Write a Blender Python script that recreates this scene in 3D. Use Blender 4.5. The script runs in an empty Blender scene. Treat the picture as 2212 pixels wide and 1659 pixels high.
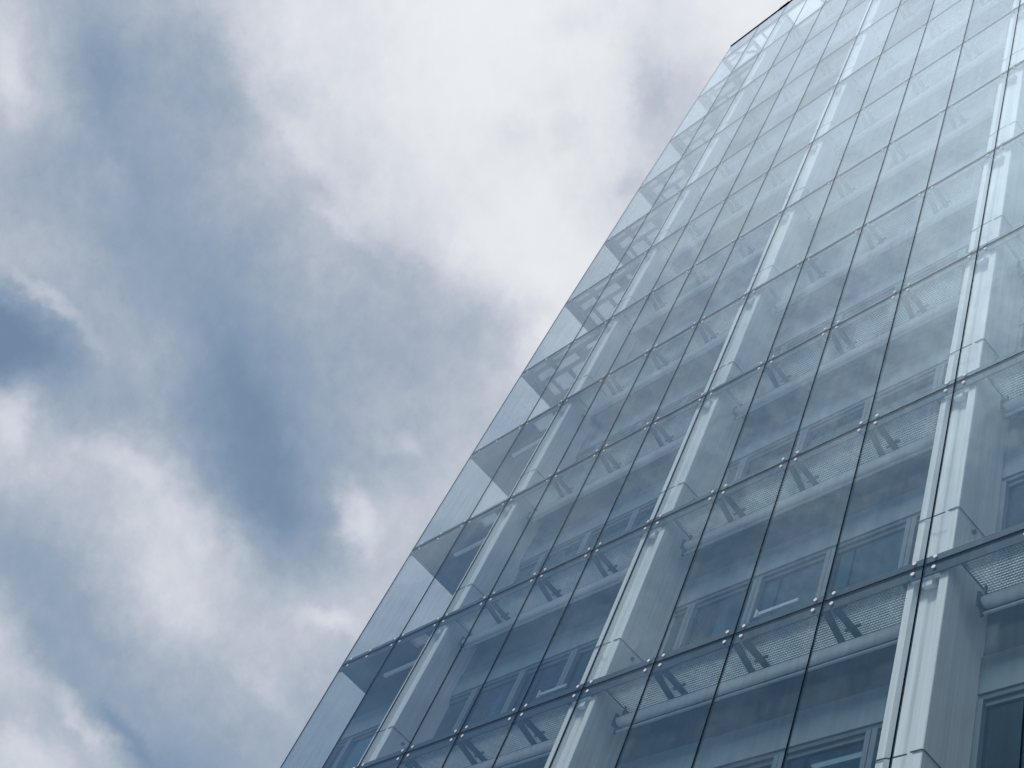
import bpy, bmesh, math, random
from mathutils import Matrix, Vector
random.seed(7)
scene = bpy.context.scene
R = math.radians

# ------------------------------------------------------------------ camera
CAM = Vector((22.24857, -8.35744, -11.62518))
RIGHT = Vector((0.65436487, 0.6651469, 0.35970297))
DOWN = Vector((-0.40616899, 0.71040741, -0.57475914))
FWD = Vector((-0.63783491, 0.23000199, 0.73502769))
cam = bpy.data.objects.new("camera", bpy.data.cameras.new("camera"))
scene.collection.objects.link(cam)
mw = Matrix.Identity(4)
for i in range(3):
    mw[i][0] = RIGHT[i]; mw[i][1] = -DOWN[i]; mw[i][2] = -FWD[i]; mw[i][3] = CAM[i]
cam.matrix_world = mw
cam.data.sensor_width = 36.0
cam.data.lens = 43.72
cam.data.clip_start = 0.1
cam.data.clip_end = 5000
scene.camera = cam

# ------------------------------------------------------------------ light settings
SUN_EL, SUN_AZ = R(50), R(180)      # azimuth from +Y clockwise
SUN_STRENGTH = 1.5
sd = bpy.data.lights.new("sun", 'SUN')
sd.energy = SUN_STRENGTH; sd.angle = R(12); sd.color = (1.0, 0.985, 0.96)
sun = bpy.data.objects.new("sun", sd); scene.collection.objects.link(sun)
sdir = Vector((math.sin(SUN_AZ) * math.cos(SUN_EL), math.cos(SUN_AZ) * math.cos(SUN_EL), math.sin(SUN_EL)))
sun.rotation_euler = sdir.to_track_quat('Z', 'Y').to_euler()
sun.location = (0, -60, 80)
scene.view_settings.view_transform = 'Standard'
scene.view_settings.look = 'None'
EXPO = 0.65          # exposed for the shaded cavity behind the glass
scene.view_settings.exposure = EXPO
scene.view_settings.gamma = 1.0
scene.cycles.transparent_max_bounces = 24
scene.cycles.max_bounces = 7
scene.cycles.diffuse_bounces = 3
scene.cycles.glossy_bounces = 4
scene.cycles.use_denoising = True
try:
    scene.cycles.denoiser = 'OPENIMAGEDENOISE'
    scene.cycles.denoising_input_passes = 'RGB_ALBEDO_NORMAL'
except Exception:
    pass

# ------------------------------------------------------------------ sky: broken cloud over a Nishita sky
# brightness of the cloud layer over a patch of the heavens, rows of elevation steps x columns
# (a gnomonic chart about the direction SKY_C; values are 8-bit red levels of the cloud)
SKY = {
 -2200: "112 112 114 116 118 120 124 128 134 140 150 160 172 184 196 206 214 220 224 226 228 230 230 230 230 230 230 230 230 230 230",
 -1700: "112 114 116 118 120 124 128 132 140 150 162 176 188 198 208 216 222 226 230 232 234 234 234 234 234 234 234 234 234 234 234",
 -1250: "114 116 120 124 122 126 142 144 160 174 176 186 194 202 211 224 231 237 237 237 237 237 237 237 237 237 237 237 237 237 237",
 -900: "114 116 122 128 126 132 148 142 156 166 156 166 174 185 193 217 227 238 238 238 238 238 238 238 238 238 238 238 238 238 238",
 -600: "116 118 122 128 134 136 142 138 158 170 172 178 184 191 204 218 229 234 236 238 238 238 238 236 234 234 234 234 234 234 234",
 -350: "114 114 114 114 114 114 130 140 158 172 178 182 182 188 197 202 218 226 230 232 230 228 228 226 226 226 226 226 226 226 226",
 -150: "114 114 114 114 114 114 122 132 162 182 192 174 152 155 165 177 200 214 222 228 232 232 230 226 215 225 230 230 230 230 230",
 0:    "114 114 114 114 114 114 122 130 175 190 200 165 159 170 188 210 218 223 229 233 235 230 223 214 232 233 230 228 228 228 228",
 110:  "114 114 114 114 114 114 122 130 180 195 204 168 138 153 165 203 216 220 228 234 235 233 225 210 226 230 230 230 228 228 228",
 221:  "114 114 114 114 114 114 122 130 175 180 192 180 138 156 158 178 208 221 229 234 234 225 228 196 205 225 230 230 230 228 228",
 332:  "114 114 114 114 114 114 122 130 170 175 170 158 146 147 162 178 205 210 222 231 223 228 225 192 200 220 228 228 228 228 228",
 442:  "114 114 114 114 114 114 122 130 165 165 163 155 152 142 158 160 178 207 214 225 231 233 208 205 215 222 226 226 226 226 226",
 553:  "114 114 114 114 114 114 122 130 165 170 174 172 154 144 144 150 170 185 195 225 231 232 225 220 220 222 224 224 224 224 224",
 664:  "114 114 114 114 114 114 122 130 126 122 122 158 162 150 135 144 156 163 172 186 198 229 230 225 222 222 222 222 222 222 222",
 774:  "114 114 114 114 114 114 122 130 126 125 127 136 160 166 134 126 149 160 160 180 200 222 224 222 222 222 222 222 222 222 222",
 885:  "170 170 160 160 160 165 170 175 180 186 188 160 154 160 128 122 143 160 170 178 188 210 218 220 220 220 220 220 220 220 220",
 996:  "180 180 180 180 180 180 185 190 195 188 188 188 188 192 136 122 138 158 166 186 190 205 212 214 216 216 216 216 216 216 216",
 1106: "150 150 150 150 150 155 155 155 155 158 160 164 188 204 178 125 130 190 190 192 196 202 208 210 212 212 212 212 212 212 212",
 1217: "130 130 130 130 130 135 135 140 140 142 145 145 178 204 204 165 142 186 184 190 195 200 204 206 208 208 208 208 208 208 208",
 1327: "140 140 140 150 150 160 165 170 175 180 187 135 163 196 201 176 190 192 190 190 190 190 190 190 190 190 190 190 190 190 190",
 1438: "150 150 150 160 170 175 180 185 190 196 196 172 148 172 166 186 180 174 176 180 184 188 190 190 190 190 190 190 190 190 190",
 1548: "150 150 150 160 165 170 170 172 174 176 178 178 146 154 155 168 165 165 168 172 176 180 184 186 188 188 188 188 188 188 188",
 1659: "150 150 150 160 165 170 175 180 185 188 190 196 176 130 144 158 160 162 164 168 172 176 180 182 184 184 184 184 184 184 184",
 1900: "150 150 150 150 150 150 155 155 160 160 160 160 160 155 155 155 155 155 158 160 162 164 166 168 170 170 170 170 170 170 170",
}
FD = 2686.35     # chart units per unit tangent
KEYS = sorted(SKY)
GRID = {y: [float(q) for q in SKY[y].split()] for y in KEYS}
SHARP = {}
for k_, y in enumerate(KEYS):      # undo the smoothing of the row and column kernels
    r_ = GRID[y]; out = []
    up_, dn_ = GRID[KEYS[max(k_ - 1, 0)]], GRID[KEYS[min(k_ + 1, len(KEYS) - 1)]]
    for i_ in range(31):
        hn = (r_[max(i_ - 1, 0)] + r_[min(i_ + 1, 30)]) / 2; vn = (up_[i_] + dn_[i_]) / 2
        out.append(r_[i_] + .22 * (r_[i_] - hn) + .30 * (r_[i_] - vn))
    SHARP[y] = out
world = bpy.data.worlds.new("World"); scene.world = world
world.use_nodes = True
NT = world.node_tree; NT.nodes.clear()
def N(t, **k):
    n = NT.nodes.new(t)
    for a, b in k.items(): setattr(n, a, b)
    return n
def L(a, b): NT.links.new(a, b)
def val(x, sock):
    if isinstance(x, (int, float)): sock.default_value = x
    elif isinstance(x, (tuple, Vector)): sock.default_value = tuple(x)
    else: L(x, sock)
def M_(op, a, b=0.0, c=None, clamp=False):
    n = N('ShaderNodeMath', operation=op); n.use_clamp = clamp
    val(a, n.inputs[0]); val(b, n.inputs[1])
    if c is not None: val(c, n.inputs[2])
    return n.outputs[0]
def V_(op, a, b=None, out=0):
    n = N('ShaderNodeVectorMath', operation=op)
    val(a, n.inputs[0])
    if b is not None: val(b, n.inputs[1])
    return n.outputs[out]
geo = N('ShaderNodeTexCoord')
D = geo.outputs['Generated']
dc = M_('MAXIMUM', V_('DOT_PRODUCT', D, FWD, 1), 0.12)
du = M_('MULTIPLY', M_('DIVIDE', V_('DOT_PRODUCT', D, RIGHT, 1), dc), FD)
dv = M_('MULTIPLY', M_('DIVIDE', V_('DOT_PRODUCT', D, DOWN, 1), dc), FD)
X0 = M_('ADD', du, 1106.0)
Y0 = M_('ADD', dv, 829.5)
# swirl the chart a little with noise so the cloud edges fray
cmb = N('ShaderNodeCombineXYZ'); L(X0, cmb.inputs[0]); L(Y0, cmb.inputs[1])
def noise(scale, detail, rough, loc, sx=1.0, sy=1.0, rot=0.0):
    mp = N('ShaderNodeMapping'); L(cmb.outputs[0], mp.inputs[0])
    mp.inputs['Location'].default_value = loc
    mp.inputs['Rotation'].default_value = (0, 0, rot)
    mp.inputs['Scale'].default_value = (sx, sy, 1)
    n = N('ShaderNodeTexNoise'); L(mp.outputs[0], n.inputs['Vector'])
    n.inputs['Scale'].default_value = scale; n.inputs['Detail'].default_value = detail
    n.inputs['Roughness'].default_value = rough
    return n
wn = noise(1 / 170.0, 8, 0.60, (3, 7, 1))
off = V_('MULTIPLY', V_('SUBTRACT', wn.outputs['Color'], (0.5, 0.5, 0.5)), (120.0, 120.0, 0.0))
wn2 = noise(1 / 48.0, 6, 0.62, (13, 5, 9))
off2 = V_('MULTIPLY', V_('SUBTRACT', wn2.outputs['Color'], (0.5, 0.5, 0.5)), (46.0, 46.0, 0.0))
wp = V_('ADD', V_('ADD', cmb.outputs[0], off), off2)
sep = N('ShaderNodeSeparateXYZ'); L(wp, sep.inputs[0])
X1, Y1 = sep.outputs[0], sep.outputs[1]
un = M_('DIVIDE', M_('ADD', X1, 1106.0), 110.6 * 30, clamp=True)
acc = wsum = None
ys = sorted(SKY)
for k, y in enumerate(ys):
    gap = min([abs(ys[q] - y) for q in (k - 1, k + 1) if 0 <= q < len(ys)])
    sg = 0.5 * gap if y >= -150 else 0.55 * gap
    if y == ys[-1]: sg = 70
    cr = N('ShaderNodeValToRGB'); ramp = cr.color_ramp
    ramp.interpolation = 'B_SPLINE'
    vals = SHARP[y]
    ramp.elements[0].position = 0; ramp.elements[1].position = 1
    for i in range(1, 30): ramp.elements.new(i / 30.0)
    for i, e in enumerate(ramp.elements):
        t = max(0.0, (vals[i] - 112) / 128.0)
        e.color = (t, t, t, 1)
    L(un, cr.inputs[0])
    d = M_('DIVIDE', M_('SUBTRACT', Y1, float(y)), sg * 1.4142)
    w = M_('EXPONENT', M_('MULTIPLY', M_('MULTIPLY', d, d), -1.0))
    if k == 0: w = M_('ADD', w, 1e-4)
    if k == len(ys) - 1: w = M_('ADD', w, 1e-4)
    wt = M_('MULTIPLY', w, cr.outputs[0])
    acc = wt if acc is None else M_('ADD', acc, wt)
    wsum = w if wsum is None else M_('ADD', wsum, w)
tt = M_('DIVIDE', acc, wsum)
# single cloud banks and gaps with a crisper edge: centre, half axes, tilt (deg), strength, softness
BANKS = [
 (10, 725, 190, 110, 24, -.13, .6), (105, 640, 130, 24, 38, .24, .95), (205, 745, 60, 20, 45, .10, .95),
 (420, 1120, 210, 62, 52, .05, .6), (345, 1285, 95, 70, 70, .02, .7), (230, 970, 170, 42, 28, .12, .9), (20, 900, 60, 80, 0, .14, .9),
 (765, 1105, 50, 110, -18, .20, .8), (850, 960, 60, 30, 20, .10, .9), (690, 1340, 80, 36, 0, .08, .8), (735, 1350, 85, 34, 10, .10, .9), (560, 1480, 120, 30, 40, .08, .9),
 (175, 1560, 120, 34, 58, .24, .8), (60, 1620, 90, 60, 20, .10, .9), (270, 1590, 120, 28, 55, -.16, .9), (120, 1420, 120, 60, 42, -.14, .9),
 (560, 960, 75, 240, -18, -.04, .8), (640, 300, 260, 34, 55, .08, .9), (470, 170, 70, 190, -25, -.07, .85),
 (250, 390, 36, 70, -20, .08, .9), (205, 190, 75, 120, 0, -.08, .9), (30, 160, 45, 120, -10, .14, .9),
 (1100, 290, 60, 50, 30, -.06, .95), (1220, 290, 70, 44, 30, -.07, .9), (1250, 40, 110, 50, -15, -.05, .95), (1408, 190, 55, 130, 0, -.12, .8),
 (1350, 400, 55, 34, -30, -.12, .9), (1060, 730, 115, 75, 10, -.08, .7), (1150, 600, 90, 50, 0, .06, .9), (820, 560, 140, 50, 25, -.10, .7), (740, 490, 120, 20, 35, .10, .9),
 (1160, 740, 60, 80, 0, .10, .8), (900, 960, 40, 26, 30, .12, .9), (-500, -600, 260, 120, 30, .22, .9), (-560, -1000, 260, 90, 20, -.10, .9),
 (-250, -900, 220, 90, 40, .12, .9), (-150, -450, 160, 120, 20, -.10, .9),
]
for (bx, by, ba, bb, br, bs, so) in BANKS:
    mp_ = N('ShaderNodeMapping'); mp_.vector_type = 'TEXTURE'; L(wp, mp_.inputs[0])
    mp_.inputs['Location'].default_value = (bx, by, 0); mp_.inputs['Rotation'].default_value = (0, 0, R(br))
    mp_.inputs['Scale'].default_value = (ba * 1.25, bb * 1.25, 1)
    ln = V_('LENGTH', V_('MULTIPLY', mp_.outputs[0], (1, 1, 0)), None, 1)
    mr_ = N('ShaderNodeMapRange', interpolation_type='SMOOTHSTEP')
    L(ln, mr_.inputs[0]); mr_.inputs[1].default_value = 1.0 - so; mr_.inputs[2].default_value = 1.0
    mr_.inputs[3].default_value = bs; mr_.inputs[4].default_value = 0.0
    tt = M_('ADD', tt, mr_.outputs[0])
# billows: puffy detail, strongest in the mid tones and on the sunlit rims
n1 = noise(1 / 240.0, 8, 0.58, (11, 2, 5), 1.0, 0.72, 0.5)
n2 = noise(1 / 55.0, 8, 0.66, (1, 12, 8), 1.0, 0.75, 0.6)
d1 = M_('MULTIPLY', M_('SUBTRACT', n1.outputs['Fac'], 0.5), 0.21)
d2 = M_('MULTIPLY', M_('SUBTRACT', n2.outputs['Fac'], 0.5), 0.26)
n3 = noise(1 / 20.0, 6, 0.68, (21, 4, 2), 1.0, 0.8, 0.7)
d2 = M_('ADD', d2, M_('MULTIPLY', M_('SUBTRACT', n3.outputs['Fac'], 0.5), 0.09))
mid = M_('MULTIPLY_ADD', M_('MULTIPLY', tt, M_('SUBTRACT', 1.0, tt)), 3.2, 0.2)
hi_ = N('ShaderNodeMapRange', interpolation_type='SMOOTHSTEP'); L(Y0, hi_.inputs[0])   # the clouds overhead are more broken
hi_.inputs[1].default_value = -150; hi_.inputs[2].default_value = -500; hi_.inputs[3].default_value = 1.0; hi_.inputs[4].default_value = 2.5
wi_ = N('ShaderNodeMapRange', interpolation_type='SMOOTHSTEP'); L(X0, wi_.inputs[0])
wi_.inputs[1].default_value = -60; wi_.inputs[2].default_value = -420; wi_.inputs[3].default_value = 1.0; wi_.inputs[4].default_value = 2.6
hh = M_('MAXIMUM', hi_.outputs[0], wi_.outputs[0])
mid = M_('MULTIPLY_ADD', M_('SUBTRACT', hh, 1.0), 0.22, mid)
tt = M_('ADD', tt, M_('MULTIPLY', M_('MULTIPLY', M_('ADD', d1, d2), mid), hh), clamp=True)
cl = N('ShaderNodeValToRGB'); rp = cl.color_ramp; rp.interpolation = 'LINEAR'
def lin(c): 
    c = c / 255.0
    return c / 12.92 if c <= .04045 else ((c + .055) / 1.055) ** 2.4
def L3(r, g, b): return (lin(r), lin(g), lin(b))
STOPS = [(112, 136, 163), (132, 153, 177), (154, 169, 187), (182, 190, 203), (209, 213, 222), (228, 231, 235), (237, 239, 242)]
POS = [0.0, 0.156, 0.33, 0.54, 0.75, 0.906, 1.0]
rp.elements[0].position = 0; rp.elements[1].position = 1
for p_ in POS[1:-1]: rp.elements.new(p_)
for e, c in zip(rp.elements, STOPS): e.color = (*L3(*c), 1)
L(tt, cl.inputs[0])
sky = N('ShaderNodeTexSky', sky_type='NISHITA'); sky.sun_disc = False
sky.sun_elevation = SUN_EL; sky.sun_rotation = SUN_AZ
sky.air_density = 1.0; sky.dust_density = 1.0
up = N('ShaderNodeSeparateXYZ'); L(D, up.inputs[0])
cover = 0.97      # nearly closed cloud deck
mix = N('ShaderNodeMix', data_type='RGBA'); mix.inputs[0].default_value = cover
sc_ = N('ShaderNodeVectorMath', operation='SCALE'); L(cl.outputs[0], sc_.inputs[0]); sc_.inputs[3].default_value = 10.0 * 2 ** -EXPO
L(sky.outputs[0], mix.inputs[6]); L(sc_.outputs[0], mix.inputs[7])
glow = M_('MULTIPLY', M_('POWER', M_('MAXIMUM', V_('DOT_PRODUCT', D, sdir, 1), 0.0), 13.0), 0.9)   # thin bright cloud round the hidden sun
zen = V_('DOT_PRODUCT', D, tuple(Vector((-0.2, -0.28, 0.94)).normalized()), 1)
glow = M_('ADD', glow, M_('MULTIPLY', M_('POWER', M_('MAXIMUM', zen, 0.0), 30.0), 0.62))
sg2 = N('ShaderNodeVectorMath', operation='SCALE'); L(mix.outputs[2], sg2.inputs[0]); L(M_('ADD', glow, 1.0), sg2.inputs[3])
bg = N('ShaderNodeBackground'); bg.inputs[1].default_value = 0.1
L(sg2.outputs[0], bg.inputs[0])
wo = N('ShaderNodeOutputWorld'); L(bg.outputs[0], wo.inputs[0])
world.cycles.sampling_method = 'MANUAL'
world.cycles.sample_map_resolution = 512

# ------------------------------------------------------------------ materials
def new_mat(name):
    m = bpy.data.materials.new(name); m.use_nodes = True
    nt = m.node_tree; nt.nodes.clear()
    o = nt.nodes.new('ShaderNodeOutputMaterial')
    return m, nt, o
def surf(name, col, rough=0.5, metal=0.0, var=0.12, scale=3.0, stretch=(1, 1, 1), bump=0.0, spec=0.5):
    m, nt, o = new_mat(name)
    b = nt.nodes.new('ShaderNodeBsdfPrincipled')
    tc = nt.nodes.new('ShaderNodeTexCoord'); mp = nt.nodes.new('ShaderNodeMapping')
    mp.inputs['Scale'].default_value = stretch
    nt.links.new(tc.outputs['Object'], mp.inputs[0])
    n = nt.nodes.new('ShaderNodeTexNoise'); n.inputs['Scale'].default_value = scale
    n.inputs['Detail'].default_value = 6; nt.links.new(mp.outputs[0], n.inputs['Vector'])
    mr = nt.nodes.new('ShaderNodeMapRange')
    mr.inputs[1].default_value = 0.3; mr.inputs[2].default_value = 0.7
    mr.inputs[3].default_value = 1 - var; mr.inputs[4].default_value = 1 + var
    nt.links.new(n.outputs['Fac'], mr.inputs[0])
    s = nt.nodes.new('ShaderNodeVectorMath'); s.operation = 'SCALE'
    s.inputs[0].default_value = col; nt.links.new(mr.outputs[0], s.inputs[3])
    nt.links.new(s.outputs[0], b.inputs['Base Color'])
    b.inputs['Roughness'].default_value = rough; b.inputs['Metallic'].default_value = metal
    b.inputs['Specular IOR Level'].default_value = spec
    if bump:
        bp = nt.nodes.new('ShaderNodeBump'); bp.inputs['Strength'].default_value = bump
        bp.inputs['Distance'].default_value = 0.01
        nt.links.new(n.outputs['Fac'], bp.inputs['Height']); nt.links.new(bp.outputs[0], b.inputs['Normal'])
    nt.links.new(b.outputs[0], o.inputs[0])
    return m
def glass(name, tint, f0, tilt=0.0, ripple=0.0, dirt=0.0, rough=0.0):
    """thin architectural glass: clear tinted transmission plus a mirror coat that grows towards grazing"""
    m, nt, o = new_mat(name)
    tr = nt.nodes.new('ShaderNodeBsdfTransparent')
    gl = nt.nodes.new('ShaderNodeBsdfGlossy'); gl.inputs['Roughness'].default_value = rough
    cmx = nt.nodes.new('ShaderNodeMix'); cmx.data_type = 'RGBA'      # low-e coat: blue seen square on, neutral at grazing
    cmx.inputs[6].default_value = (0.53, 0.73, 0.84, 1); cmx.inputs[7].default_value = (0.72, 0.80, 0.895, 1)
    nt.links.new(cmx.outputs[2], gl.inputs['Color'])
    lw = nt.nodes.new('ShaderNodeLayerWeight'); lw.inputs[0].default_value = 0.5
    pw = nt.nodes.new('ShaderNodeMath'); pw.operation = 'POWER'; pw.inputs[1].default_value = 2.4
    nt.links.new(lw.outputs['Facing'], pw.inputs[0])
    fr_ = nt.nodes.new('ShaderNodeMapRange'); fr_.inputs[1].default_value = 0.42; fr_.inputs[2].default_value = 0.92
    nt.links.new(lw.outputs['Facing'], fr_.inputs[0]); nt.links.new(fr_.outputs[0], cmx.inputs[0])
    ma = nt.nodes.new('ShaderNodeMath'); ma.operation = 'MULTIPLY_ADD'
    nt.links.new(pw.outputs[0], ma.inputs[0]); ma.inputs[1].default_value = 0.70; ma.inputs[2].default_value = f0
    tc = nt.nodes.new('ShaderNodeTexCoord'); mp = nt.nodes.new('ShaderNodeMapping')
    mp.inputs['Scale'].default_value = (14, 14, 0.35)
    nt.links.new(tc.outputs['Object'], mp.inputs[0])
    n = nt.nodes.new('ShaderNodeTexNoise'); n.inputs['Scale'].default_value = 1.0; n.inputs['Detail'].default_value = 5
    nt.links.new(mp.outputs[0], n.inputs['Vector'])
    mr = nt.nodes.new('ShaderNodeMapRange'); mr.inputs[1].default_value = 0.35; mr.inputs[2].default_value = 0.75
    mr.inputs[3].default_value = 1.0; mr.inputs[4].default_value = 1.0 - dirt
    nt.links.new(n.outputs['Fac'], mr.inputs[0])
    s = nt.nodes.new('ShaderNodeVectorMath'); s.operation = 'SCALE'
    s.inputs[0].default_value = tint; nt.links.new(mr.outputs[0], s.inputs[3])
    nt.links.new(s.outputs[0], tr.inputs[0])
    if ripple:
        mp2 = nt.nodes.new('ShaderNodeMapping'); mp2.inputs['Scale'].default_value = (0.9, 0.9, 0.45)
        nt.links.new(tc.outputs['Object'], mp2.inputs[0])
        n2 = nt.nodes.new('ShaderNodeTexNoise'); n2.inputs['Scale'].default_value = 1.0; n2.inputs['Detail'].default_value = 1
        nt.links.new(mp2.outputs[0], n2.inputs['Vector'])
        bp = nt.nodes.new('ShaderNodeBump'); bp.inputs['Strength'].default_value = ripple
        bp.inputs['Distance'].default_value = 0.02
        nt.links.new(n2.outputs['Fac'], bp.inputs['Height']); nt.links.new(bp.outputs[0], gl.inputs['Normal'])
    if tilt:
        oi = nt.nodes.new('ShaderNodeObjectInfo'); wn_ = nt.nodes.new('ShaderNodeTexWhiteNoise'); wn_.noise_dimensions = '1D'
        nt.links.new(oi.outputs['Random'], wn_.inputs['W'])
        sb = nt.nodes.new('ShaderNodeVectorMath'); sb.operation = 'SUBTRACT'; sb.inputs[1].default_value = (.5, .5, .5)
        nt.links.new(wn_.outputs['Color'], sb.inputs[0])
        sc2 = nt.nodes.new('ShaderNodeVectorMath'); sc2.operation = 'SCALE'; sc2.inputs[3].default_value = tilt
        nt.links.new(sb.outputs[0], sc2.inputs[0])
        ad = nt.nodes.new('ShaderNodeVectorMath'); ad.operation = 'ADD'
        nt.links.new(bp.outputs[0], ad.inputs[0]); nt.links.new(sc2.outputs[0], ad.inputs[1])
        nm = nt.nodes.new('ShaderNodeVectorMath'); nm.operation = 'NORMALIZE'
        nt.links.new(ad.outputs[0], nm.inputs[0]); nt.links.new(nm.outputs[0], gl.inputs['Normal'])
    mx = nt.nodes.new('ShaderNodeMixShader')
    nt.links.new(ma.outputs[0], mx.inputs[0]); nt.links.new(tr.outputs[0], mx.inputs[1]); nt.links.new(gl.outputs[0], mx.inputs[2])
    nt.links.new(mx.outputs[0], o.inputs[0])
    return m
MAT = dict(
    glass=glass("facade glass", (0.962, 0.982, 0.978), 0.02, tilt=0.05, ripple=0.35, dirt=0.06),
    side=glass("side glass", (0.975, 0.99, 0.985), 0.015),
    wglass=glass("window glass", (0.50, 0.60, 0.64), 0.04),
    seal=surf("black silicone", (0.003, 0.007, 0.014), 0.9, var=0.2, spec=0.0),
    band=surf("grey blue powder coated edge beam", (0.022, 0.038, 0.052), 0.6, var=0.05),
    cap=surf("satin white fixing cap", (0.60, 0.61, 0.63), 0.5, metal=0.0, var=0.02),
    column=surf("pale painted metal column", (0.77, 0.785, 0.79), 0.42, var=0.10, scale=1.0, stretch=(22, 22, 0.5)),
    steel=surf("dark galvanised steel", (0.038, 0.064, 0.085), 0.6, var=0.12, scale=6),
    grate=surf("galvanised grating", (0.62, 0.70, 0.74), 0.5, metal=0.0, var=0.15, scale=8),
    blind=surf("grey blind roller", (0.74, 0.80, 0.84), 0.4, metal=0.0, var=0.06),
    rail=surf("bright aluminium rail", (0.62, 0.68, 0.72), 0.3, metal=0.6, var=0.05),
    dark=surf("dark wall panel", (0.065, 0.090, 0.105), 0.5, var=0.1, scale=1.5),
    strip=surf("grey wall panel", (0.14, 0.195, 0.225), 0.5, var=0.07, scale=1.5),
    frame=surf("light window frame", (0.125, 0.17, 0.20), 0.45, var=0.06),
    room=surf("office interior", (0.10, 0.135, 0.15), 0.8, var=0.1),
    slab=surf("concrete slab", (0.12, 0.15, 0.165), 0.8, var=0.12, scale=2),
    curtain=surf("grey curtain", (0.30, 0.36, 0.40), 0.85, var=0.1),
    stone=surf("grey stone paving", (0.30, 0.31, 0.32), 0.8, var=0.2, scale=0.6, bump=0.3),
    white=surf("white enamel", (0.75, 0.76, 0.78), 0.5, var=0.02),
)
def lamp_mat():
    m, nt, o = new_mat("lamp diffuser")
    e = nt.nodes.new('ShaderNodeEmission'); e.inputs[0].default_value = (0.85, 0.93, 1, 1); e.inputs[1].default_value = 0.4
    nt.links.new(e.outputs[0], o.inputs[0]); return m
MAT['lamp'] = lamp_mat()

# ------------------------------------------------------------------ mesh helpers
class MB:
    def __init__(s): s.v = []; s.f = []
    def hexa(s, pts):
        b = len(s.v); s.v += [tuple(p) for p in pts]
        s.f += [tuple(b + i for i in q) for q in ((0, 3, 2, 1), (4, 5, 6, 7), (0, 1, 5, 4), (1, 2, 6, 5), (2, 3, 7, 6), (3, 0, 4, 7))]
        return s
    def box(s, x0, x1, y0, y1, z0, z1):
        return s.hexa([(x0, y0, z0), (x1, y0, z0), (x1, y1, z0), (x0, y1, z0), (x0, y0, z1), (x1, y0, z1), (x1, y1, z1), (x0, y1, z1)])
    def bar(s, p, q, w, h):
        p = Vector(p); q = Vector(q); d = (q - p).normalized()
        upv = Vector((0, 0, 1)) if abs(d.z) < .9 else Vector((0, 1, 0))
        a = d.cross(upv).normalized() * w / 2; c = a.cross(d).normalized() * h / 2
        return s.hexa([p - a - c, p + a - c, q + a - c, q - a - c, p - a + c, p + a + c, q + a + c, q - a + c])
    def tube(s, pts, r, n=10):
        pts = [Vector(p) for p in pts]; rings = []
        for i, p in enumerate(pts):
            d = ((pts[i] - pts[i - 1]).normalized() if i else Vector()) + ((pts[i + 1] - pts[i]).normalized() if i < len(pts) - 1 else Vector())
            d.normalize(); upv = Vector((0, 0, 1)) if abs(d.z) < .9 else Vector((0, 1, 0))
            a = d.cross(upv).normalized(); c = a.cross(d)
            b = len(s.v)
            for k in range(n):
                t = 2 * math.pi * k / n; s.v.append(tuple(p + a * math.cos(t) * r + c * math.sin(t) * r))
            rings.append(b)
        for A, B in zip(rings, rings[1:]):
            for k in range(n): s.f.append((A + k, A + (k + 1) % n, B + (k + 1) % n, B + k))
        s.f.append(tuple(rings[0] + k for k in reversed(range(n)))); s.f.append(tuple(rings[-1] + k for k in range(n)))
        return s
    def mesh(s, name, mat, smooth=False):
        m = bpy.data.meshes.new(name); m.from_pydata(s.v, [], s.f); m.validate()
        bm = bmesh.new(); bm.from_mesh(m); bmesh.ops.recalc_face_normals(bm, faces=bm.faces); bm.to_mesh(m); bm.free()
        m.materials.append(mat)
        if smooth: m.polygons.foreach_set('use_smooth', [True] * len(m.polygons))
        return m
    def build(s, name, mat, parent=None, smooth=False, **props):
        o = bpy.data.objects.new(name, s.mesh(name, MAT[mat] if isinstance(mat, str) else mat, smooth))
        scene.collection.objects.link(o)
        if parent is not None:
            o.parent = parent
            o.matrix_parent_inverse = parent.matrix_world.inverted() if False else Matrix.Identity(4)
        for k, v in props.items(): o[k] = v
        return o
def copy_part(src, loc, parent, **props):
    o = src.copy(); scene.collection.objects.link(o); o.parent = parent; o.location = loc
    for k, v in props.items(): o[k] = v
    return o
def shift(o, loc): o.location = loc; return o

# ------------------------------------------------------------------ dimensions
H = 3.85958          # storey height
W = 1.5              # glass module
NCOL = 15            # modules along the front
ZG = -13.2           # ground
JT = 10.385          # top of the glass in storeys
EDGE = {-3: -0.30, -2: -0.34, -1: -0.40, 0: -0.455, 1: -0.592, 2: -0.655, 3: -0.68, 4: -0.68, 5: -0.665, 6: -0.575, 7: -0.497, 8: -0.375, 9: -0.245, 10: -0.115, JT: -0.08}
COLS = [3.0, 9.0, 15.0, 21.0]
YW = 0.85            # inner wall plane

tower = bpy.data.objects.new("glass_office_tower", None); scene.collection.objects.link(tower)
tower['label'] = "tall blue-grey glass office tower with a double skin facade leaning into the cloudy sky"
tower['category'] = "office building"

# ------------------------------------------------------------------ ground
g = MB().box(-400, 400, -400, 400, ZG - 0.5, ZG).build("ground", "stone"); g['kind'] = "structure"

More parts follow.
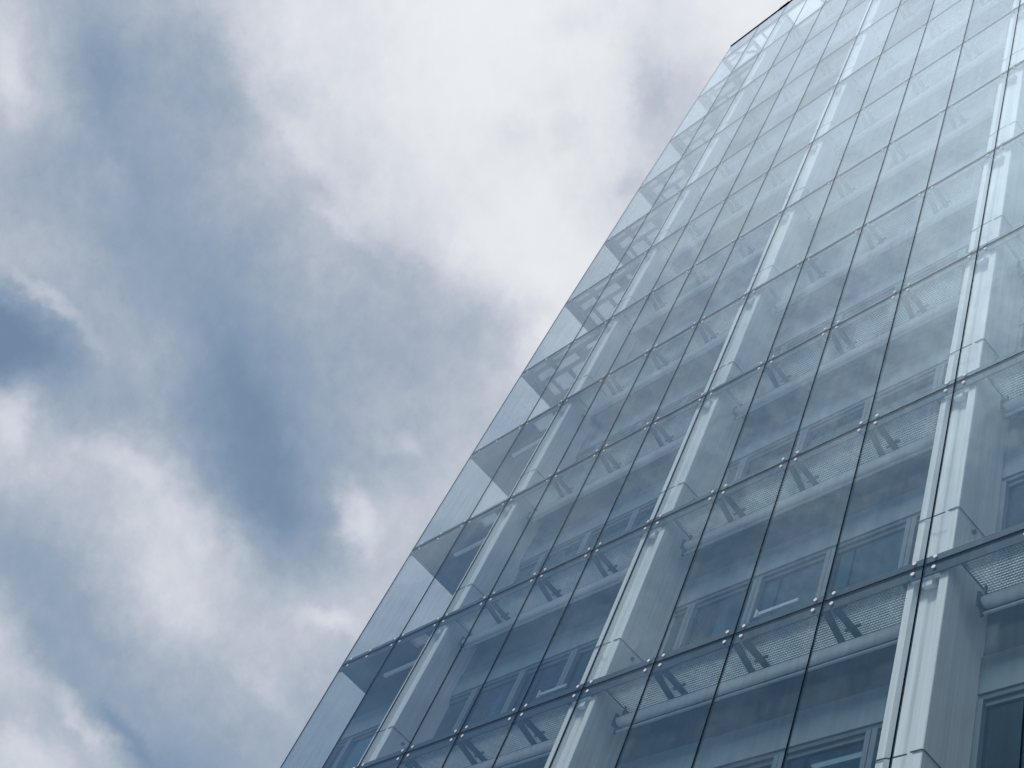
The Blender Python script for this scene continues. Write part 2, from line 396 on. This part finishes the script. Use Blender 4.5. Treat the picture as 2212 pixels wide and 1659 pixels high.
# ------------------------------------------------------------------ outer glass skin
rows = list(range(-3, 11))
def top_z(j): return JT * H if j == 10 else (j + 1) * H
def edge_at(j): return EDGE[j] if j in EDGE else EDGE[JT]
def in_view(x, z):
    d = Vector((x, 0, z)) - CAM; q = d.dot(FWD)
    u = d.dot(RIGHT) / q * 4974.3; v = d.dot(DOWN) / q * 4974.3
    return abs(u) < 2048 and abs(v) < 1536, q
panes = []
proto = {}
for j in rows:
    for i in range(NCOL):
        z0, z1 = j * H + .008, top_z(j) - .008
        x0, x1 = i * W + .008, (i + 1) * W - .0105
        pts = [(x, z) for x in ([x0, x1] if i else [edge_at(j), x1]) for z in (z0, z1, (z0 + z1) / 2)]
        vis = any(in_view(*p)[0] for p in pts)
        dist = in_view((x0 + x1) / 2, (z0 + z1) / 2)[1]
        panes.append((0 if vis else 1, dist, i, j))
panes.sort()
solo = panes[:98]; rest = panes[98:]
def pane_mb(mb, i, j, ox=0, oz=0):
    z0, z1 = j * H + .008, top_z(j) - .008
    x1 = (i + 1) * W - .0105
    if i == 0:
        a = edge_at(j); b = edge_at(j + 1) if j < 10 else EDGE[JT]
    else: a = b = i * W + .0105
    mb.hexa([(a - ox, 0, z0 - oz), (x1 - ox, 0, z0 - oz), (x1 - ox, .018, z0 - oz), (a - ox, .018, z0 - oz),
             (b - ox, 0, z1 - oz), (x1 - ox, 0, z1 - oz), (x1 - ox, .018, z1 - oz), (b - ox, .018, z1 - oz)])
pane_obj = {}
for _, _, i, j in solo:
    key = 'std' if i and j < 10 else None
    if key and key in proto: o = copy_part(proto[key], (i * W, 0, j * H), tower)
    else:
        mb = MB(); pane_mb(mb, i, j, i * W, j * H); o = shift(mb.build("glass_pane", "glass", tower), (i * W, 0, j * H))
        if key: proto[key] = o
    pane_obj[(i, j)] = o
mb = MB()
for _, _, i, j in rest: pane_mb(mb, i, j)
mb.build("glass_pane_field", "glass", tower, kind="stuff")

# fixing caps: two above and two below each crossing
def cap_mesh():
    mb = MB(); n = 14; b = 0
    mb.v = [(0, -.0040, 0)] + [(math.cos(2 * math.pi * k / n) * .0275, -.004, math.sin(2 * math.pi * k / n) * .0275) for k in range(n)] \
        + [(math.cos(2 * math.pi * k / n) * .029, .0, math.sin(2 * math.pi * k / n) * .029) for k in range(n)]
    for k in range(n):
        mb.f.append((0, 1 + (k + 1) % n, 1 + k)); mb.f.append((1 + k, 1 + (k + 1) % n, 1 + n + (k + 1) % n, 1 + n + k))
    return mb
caps = []
for j in range(-2, 11):
    xs = [i * W + s * .147 for i in range(1, NCOL) for s in (-1, 1)] + [edge_at(j) + .3 if j > 3 else -.297, .436]
    for x in xs:
        for dz in (.097, -.09):
            v, q = in_view(x, j * H + dz)
            caps.append((0 if v else 1, q, x, j, dz))
caps.sort()
cap0 = None; capm = cap_mesh(); far = MB()
for n_, (_, q, x, j, dz) in enumerate(caps):
    jj = j if dz > 0 else j - 1
    i = max(0, int(math.floor(x / W)))
    po = pane_obj.get((i, jj))
    if n_ < 98 and po is not None:
        loc = (x - po.location.x, -.001, j * H + dz - po.location.z)
        if cap0 is None: cap0 = shift(cap_mesh().build("fixing_cap", "cap", po), loc)
        else: copy_part(cap0, loc, po)
    else:
        b = len(far.v); far.v += [(a + x, c - .001, e + j * H + dz) for a, c, e in capm.v]
        far.f += [tuple(b + k for k in f_) for f_ in capm.f]
far.build("fixing_caps", "cap", tower, kind="stuff")

# black silicone joints
for i in range(1, NCOL + 1):
    MB().box(i * W - .0103, i * W + .0103, -.0015, .0195, -3 * H, JT * H).build("vertical_joint", "seal", tower)
for j in range(-2, 11):
    e = edge_at(j)
    mb = MB()
    for i in range(NCOL):
        a = e if i == 0 else i * W + .0104
        mb.box(a, (i + 1) * W - .0104, -.0005, .018, j * H - .0078, j * H + .0078)
    mb.build("horizontal_joint", "seal", tower)
# corner edge of the glass
mb = MB()
ks = sorted(EDGE)
for a, b in zip(ks, ks[1:]):
    za, zb = a * H, b * H; xa, xb = EDGE[a], EDGE[b]
    mb.hexa([(xa - .016, -.001, za), (xa - .001, -.001, za), (xa - .001, .02, za), (xa - .016, .02, za), (xb - .016, -.001, zb), (xb - .001, -.001, zb), (xb - .001, .02, zb), (xb - .016, .02, zb)])
mb.build("corner_seal", "band", tower)
# side glass, one sheet a storey
DS = 6.0
for j in rows:
    a = edge_at(j); b = edge_at(j + 1) if j < 10 else EDGE[JT]; z0, z1 = j * H + .008, top_z(j) - .008
    y1 = DS
    MB().hexa([(a - .016, .022, z0), (a, .022, z0), (a, y1, z0), (a - .016, y1, z0), (b - .016, .022, z1), (b, .022, z1), (b, y1, z1), (b - .016, y1, z1)]).build("side_glass_pane", "side", tower)
# edge beams behind the glass at every floor
for j in range(-2, 11):
    e = edge_at(j)
    mb = MB().box(e + .004, NCOL * W, .024, .046, j * H - .168, j * H + .155)
    mb.box(e + .004, NCOL * W, .022, .028, j * H - .175, j * H - .1685)
    mb.build("floor_edge_band", "band", tower)
# cap along the top
zt = JT * H
mb = MB().box(EDGE[JT] - .03, NCOL * W, -.03, .05, zt, zt + .06)
mb.box(2.6, 3.1, -.045, -.03, zt - .01, zt + .075)
mb.build("parapet_cap", "seal", tower)

# ------------------------------------------------------------------ pale columns behind every fourth joint
for cx in COLS:
    z0, z1 = -3 * H, 10 * H if cx > 4 else 9.9 * H
    # a boxed column with a shallow channel down its face
    prof = [(-.27, .095), (-.262, .085), (-.165, .085), (-.15, .20), (.17, .20), (.19, .085), (.302, .085), (.31, .095), (.31, YW + .3), (-.27, YW + .3)]
    mb = MB(); n_ = len(prof)
    mb.v = [(cx + a, b, z) for z in (z0, z1) for a, b in prof]
    for k in range(n_): mb.f.append((k, (k + 1) % n_, n_ + (k + 1) % n_, n_ + k))
    mb.f += [tuple(range(n_)), tuple(range(n_, 2 * n_))]
    col = mb.build("column", "column", tower)
    for j in range(-1, 11):
        zf = j * H
        if j < 10:
            # handrail one metre above the floor, stepping round the column
            zr = zf + 1.01
            r = MB().tube([(cx - .27, .6, zr), (cx - .29, .09, zr), (cx - .27, .072, zr), (cx - .13, .07, zr), (cx - .07, .05, zr - .04), (cx + .15, .05, zr - .04)], .009, 6)
            r.tube([(cx + .17, .075, zr), (cx + .3, .072, zr), (cx + .325, .09, zr), (cx + .325, YW, zr)], .009, 6)
            r.tube([(cx + .31, .42, zr - .13), (cx + .345, .42, zr - .13)], .03, 8)
            r.build("handrail", "steel", col)
        MB().box(cx - .03, cx + .10, .07, .1248, zf - .30, zf - .1705).box(cx - .03, cx + .10, .1249, .199, zf - .24, zf - .18).box(cx - .2, cx + .2, .05, .0838, zf - .17, zf - .12).build("column_bracket", "blind", col)

# ------------------------------------------------------------------ walkways, blinds and inner wall, storey by storey
def grating(mb, x0, x1, y0, y1, z, sx=.045, sy=.036):
    n = max(1, int((x1 - x0) / sx)); m = max(1, int((y1 - y0) / sy))
    for k in range(n + 1):
        x = x0 + (x1 - x0) * k / n
        mb.box(x - .0025, x + .0025, y0, y1, z, z + .022)
    for k in range(m + 1):
        y = y0 + (y1 - y0) * k / m
        mb.box(x0, x1, y - .003, y + .003, z + .0015, z + .0205)
def deck_proto(L_):
    """a walkway bay of length L_, origin at its left end on the floor line"""
    mb = MB(); grating(mb, .012, L_ - .012, .062, .615, -.10)
    return mb
def make_bay(x0, x1, js, joints, grate_mat="grate"):
    Lb = x1 - x0; src = None
    for j in js:
        zf = j * H
        if src is None:
            a = shift(deck_proto(Lb).build("walkway_grating", grate_mat, tower), (x0, 0, zf))
            f = MB().box(0, Lb, .05, .062, -.118, -.03).box(0, Lb, .616, .66, -.118, -.03).box(0, .011, .0625, .6155, -.118, -.03).box(Lb - .011, Lb, .0625, .6155, -.118, -.03).build("grating_frame", "steel", a)
            br = MB()
            for jx in joints:
                q = jx - x0
                br.bar((q + .03, .07, -.145), (q - .12, .63, -.145), .085, .05)
                br.bar((q + .185, .07, -.145), (q + .155, .63, -.145), .085, .05)
                br.box(q - .13, q - .05, .052, .1, -.15, -.12); br.box(q + .2, q + .33, .052, .09, -.15, -.12)
                br.box(q + .215, q + .30, .40, .43, -.16, -.13); br.box(q + .06, q + .125, .42, .45, -.16, -.13)
                br.box(q - .13, q + .26, .60, .66, -.165, -.1185)
            b = br.build("bracket", "steel", a)
            t = MB().tube([(.10, .45, -.455), (Lb - .08, .45, -.455)], .078, 20)
            bl = shift(t.build("blind_roller", "blind", tower, smooth=False), (x0, 0, zf))
            for p in bl.data.polygons: p.use_smooth = len(p.vertices) == 4
            rl = MB().box(.10, Lb - .08, .445, .475, -.640, -.612).build("blind_rail", "rail", bl)
            eb = MB().box(.055, .09, .36, .54, -.56, -.34).box(.055, .09, .44, .48, -.66, -.56).box(Lb - .07, Lb - .04, .36, .54, -.56, -.34).box(.06, .085, .47, .50, -.34, -.12).build("blind_bracket", "steel", bl)
            src = (a, f, b, bl, rl, eb)
        else:
            a = copy_part(src[0], (x0, 0, zf), tower)
            copy_part(src[1], (0, 0, 0), a); copy_part(src[2], (0, 0, 0), a)
            bl = copy_part(src[3], (x0, 0, zf), tower)
            copy_part(src[4], (0, 0, 0), bl); copy_part(src[5], (0, 0, 0), bl)
bays = [(3.47, 8.66, [4.5, 6.0, 7.5]), (9.47, 14.66, [10.5, 12.0, 13.5]), (15.47, 20.66, [16.5, 18.0, 19.5])]
for x0, x1, js_ in bays: make_bay(x0, x1, range(-1, 10), js_)
make_bay(0.0, 2.66, [-1, 0], [1.5])

# inner wall of each storey, windows on their own 1.4 m grid
for j in range(-2, 10):
    zf = j * H; zb = zf - H
    xs = -.59 if j <= 1 else 2.74
    xe = NCOL * W
    MB().box(xs, xe, YW + .03, YW + .1, zf - .86, zf + .12).box(xs, xe, .665, YW + .1, zf - .10, zf + .05).build("wall_panel", "dark", tower)
    MB().box(xs, xe, YW, YW + .1, zf - 1.44, zf - .865).build("spandrel_panel", "strip", tower)
    fr = MB()
    MB().box(xs, xe, YW + .02, YW + .12, zf - 1.52, zf - 1.445).box(xs, xe, YW + .05, YW + .12, zf - 1.60, zf - 1.5205).box(xs, xe, YW + .02, YW + .12, zb + .13, zb + .22).build("window_head", "dark", tower)
    k = 0
    while True:
        mx = 5.53 + 1.397 * (k - 5)
        k += 1
        if mx > xe: break
        if mx < xs + .1: continue
        fr.box(mx - .085, mx - .008, YW + .0, YW + .1205, zb + .2205, zf - 1.5205)
        fr.box(mx + .004, mx + .085, YW + .0, YW + .1205, zb + .2205, zf - 1.5205)
    w = fr.build("window_frame", "frame", tower)
    MB().box(xs, xe, YW + .075, YW + .09, zb + .225, zf - 1.605).build("window_glass", "wglass", w)
    # storey slab, back wall of the rooms
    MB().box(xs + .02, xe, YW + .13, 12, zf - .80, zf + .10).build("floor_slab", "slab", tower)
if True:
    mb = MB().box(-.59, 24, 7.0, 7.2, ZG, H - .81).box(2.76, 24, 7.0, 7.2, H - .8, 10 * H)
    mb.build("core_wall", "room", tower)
    # corner of the lower storeys and the end wall above it
    mb = MB().box(-.59, -.5, YW + .125, 7, ZG, H - .12)
    mb.build("corner_wall", "wglass", tower)
    mb = MB().box(-.595, -.52, YW + .0, YW + .124, ZG, H - .12)
    mb.build("corner_post", "frame", tower)
    mb = MB().box(2.74, 2.76, YW + .31, 12, H - .1, 10 * H)
    mb.box(-.5, 2.735, 3.2, 3.3, 1 * H, 9.9 * H)
    mb.build("end_wall", "strip", tower)
    MB().box(3.31, NCOL * W, .9, 12, 9.86 * H, 9.98 * H).build("roof_slab", "slab", tower)
    MB().box(EDGE[-3], NCOL * W, 2.0, 12, ZG, -3 * H).box(EDGE[-3], NCOL * W, .0, 2.2, -3 * H - .5, -3 * H - .01).build("plinth", "slab", tower)
    MB().box(NCOL * W + .02, NCOL * W + .3, 0, 12, ZG, JT * H).build("far_end_wall", "slab", tower)

for vx, vl in ((11.33, .82), (6.45, .75)):      # tilted open vents standing a little proud of the inner windows
    z = 1.37
    mb = MB().box(vx + .06, vx + vl, .80, .83, z - .02, z + .045)
    mb.hexa([(vx, .80, z - .04), (vx + .10, .80, z - .04), (vx + .10, .84, z - .04), (vx, .84, z - .04), (vx + .01, .80, z + .14), (vx + .02, .80, z + .14), (vx + .02, .84, z + .14), (vx + .01, .84, z + .14)])
    mb.build("open_vent", "rail", tower)

# ------------------------------------------------------------------ corner decks of the open loggia
for j in range(1, 10):
    zf = j * H; e = edge_at(j) + .01
    ztop, zbot = zf - .02, zf - .118
    if j == 1: e0 = -.60
    if j <= 3:
        mb = MB()
        ymax = 3.2
        x_h0, x_h1, y_h0, y_h1 = (1.76, 2.52, .06, .38) if j == 3 else (1.9, 2.5, .06, .30)
        mb.box(e, x_h0, .05, ymax, zbot, ztop); mb.box(x_h1, 2.73, .05, ymax, zbot, ztop)
        mb.box(x_h0, x_h1, y_h1, ymax, zbot, ztop)
        d = mb.build("corner_deck", "steel", tower)
        gm = MB(); grating(gm, x_h0, x_h1, .052, y_h1 - .002, zf - .10, .05, .04); gm.build("deck_grating", "rail", d)
        MB().tube([(.7, .5, zf - .3), (2.6, .5, zf - .3)], .05, 10).build("deck_pipe", "blind", d)
    else:
        xb = e + .22                     # edge beam
        mb = MB()
        mb.box(e, xb - .02, .05, 3.2, zbot, ztop)                  # outer beam
        mb.box(xb - .0201, xb + .02, .17, .30, zbot + .005, ztop)  # tie across the slot
        mb.box(xb - .0201, xb + .02, 1.0, 1.2, zbot + .005, ztop)
        mb.box(xb + .015, xb + .20, .05, 3.2, zbot, ztop)
        mb.box(xb + .2001, 2.73, .05, .058, zbot, ztop)
        mb.box(xb + .2001, 2.73, .16, .27, zbot, ztop)
        mb.box(1.40, 1.75, .2701, 3.2, zbot, ztop)
        mb.box(.42, .56, .2701, .42, zbot, ztop)
        mb.box(.35, .58, .0581, .159, zbot, ztop)
        mb.box(-.02 + xb + .2, 1.40, .50, .62, zbot + .003, ztop)
        mb.box(.02, .12, .6201, 3.2, zbot, ztop)
        mb.box(.72, .84, .6201, 3.2, zbot, ztop)
        mb.box(.84, 1.3999, .95, 1.1, zbot + .002, ztop)
        if j == 4: mb.box(1.751, 2.73, .40, 3.2, zbot + .001, ztop); mb.box(xb + .2, 1.4, 1.101, 3.2, zbot + .001, ztop)
        else: mb.box(1.751, 2.73, .45, .7, zbot + .001, ztop); mb.box(2.2, 2.73, .701, 3.2, zbot + .001, ztop)
        d = mb.build("corner_deck", "steel", tower)
        gm = MB()
        grating(gm, xb + .20, 2.7, .06, .158, zf - .095, .034, .03)
        grating(gm, xb + .20, 1.39, .272, .498, zf - .095, .034, .03)
        grating(gm, xb + .20, 1.39, .622, 3.1, zf - .095, .034, .03)
        grating(gm, 1.755, 2.7, .275, 3.1, zf - .095, .05, .04)
        gm.build("deck_grating", "grate", d)

# open steel crown above the top storey
zf = 10 * H; zb_, zt_ = zf - .14, zf - .02
e = EDGE[10]
mb = MB()
mb.box(e, e + .12, .05, 6, zb_, zt_)
mb.box(e + .1201, NCOL * W, .05, .085, zb_, zt_)
mb.box(.02, .09, .086, 6, zb_ + .002, zt_)
mb.box(e + .1201, 1.45, .22, .28, zb_ + .004, zt_)
mb.bar((.1, .62, zf - .08), (1.45, .1, zf - .08), .09, .08)
mb.bar((.55, .1, zf - .075), (1.4, .62, zf - .075), .09, .075)
mb.box(1.42, 1.55, .086, 6, zb_ + .003, zt_)
mb.box(e + .1201, 3.0, .62, .74, zb_ + .001, zt_)
mb.bar((2.0, .09, zf - .08), (2.02, .62, zf - .08), .07, .08)
mb.box(2.72, 3.3, .086, 6, zb_ - .003, zt_)
for k in range(3, NCOL):
    if k % 2: mb.box(k * W - .06 + .3, k * W + .06 + .3, .086, .9, zb_, zt_)
mb.box(4.6, NCOL * W, .62, .9, zb_ + .001, zt_)
crown = mb.build("crown_frame", "steel", tower)
mb = MB()
for k in range(0, NCOL):
    x = k * W + (.12 if k else .2)
    mb.bar((x, .09, zf), (x, .09, zt - .05), .05, .05)
    mb.tube([(x, .09, zt - .5), (x + .05, .12, zt - .42), (x + .1, .1, zt - .5)], .02, 6)
mb.box(e + .06, NCOL * W, .07, .13, zt - .62, zt - .54)
mb.build("crown_rail", "steel", tower)
MB().box(e + .03, NCOL * W, .024, .2, zt - .32, zt - .01).build("crown_edge_beam", "band", tower)

# ------------------------------------------------------------------ things in the rooms
def ceiling_lamp(x0, x1, y, z, label):
    o = bpy.data.objects.new("ceiling_lamp", None); scene.collection.objects.link(o); o.location = ((x0 + x1) / 2, y, z)
    o['label'] = label; o['category'] = "lamp"; o['group'] = "strip lamps on the office ceilings"
    h = (x1 - x0) / 2
    MB().box(-h, h, -.045, .045, -.0, .07).build("lamp_housing", "white", o)
    MB().box(-h + .02, h - .02, -.03, .03, -.02, -.001).build("lamp_diffuser", "lamp", o)
ceiling_lamp(12.2, 13.25, 1.75, -.92, "longer strip lamp glowing behind the window left of the nearest pale column")
ceiling_lamp(13.1, 14.3, 2.3, -.92, "short strip lamp partly hidden by the window frame beside the nearest pale column")
def curtain(x0, x1, zb, zt2, label):
    n = int((x1 - x0) / .02); mb = MB(); y = YW + .35
    for k in range(n + 1):
        x = x0 + (x1 - x0) * k / n; yy = y + .045 * math.sin(k * 1.05) + .015 * math.sin(k * .37)
        mb.v += [(x, yy, zb), (x, yy, zt2), (x, yy + .012, zb), (x, yy + .012, zt2)]
    for k in range(n):
        a = 4 * k; b = a + 4
        mb.f += [(a, b, b + 1, a + 1), (a + 2, a + 3, b + 3, b + 2), (a, a + 2, b + 2, b), (a + 1, b + 1, b + 3, a + 3)]
    mb.f += [(0, 1, 3, 2), (4 * n, 4 * n + 2, 4 * n + 3, 4 * n + 1)]
    o = mb.build("curtain", "curtain", smooth=True); o['label'] = label; o['category'] = "curtain"; o['group'] = "pleated curtains behind the office windows"
curtain(11.2, 12.3, .2, 2.1, "pleated grey curtain in the window midway between the middle and right-hand pale columns")
curtain(9.6, 10.9, .2, 2.1, "pleated grey curtain in the window directly right of the middle pale column")
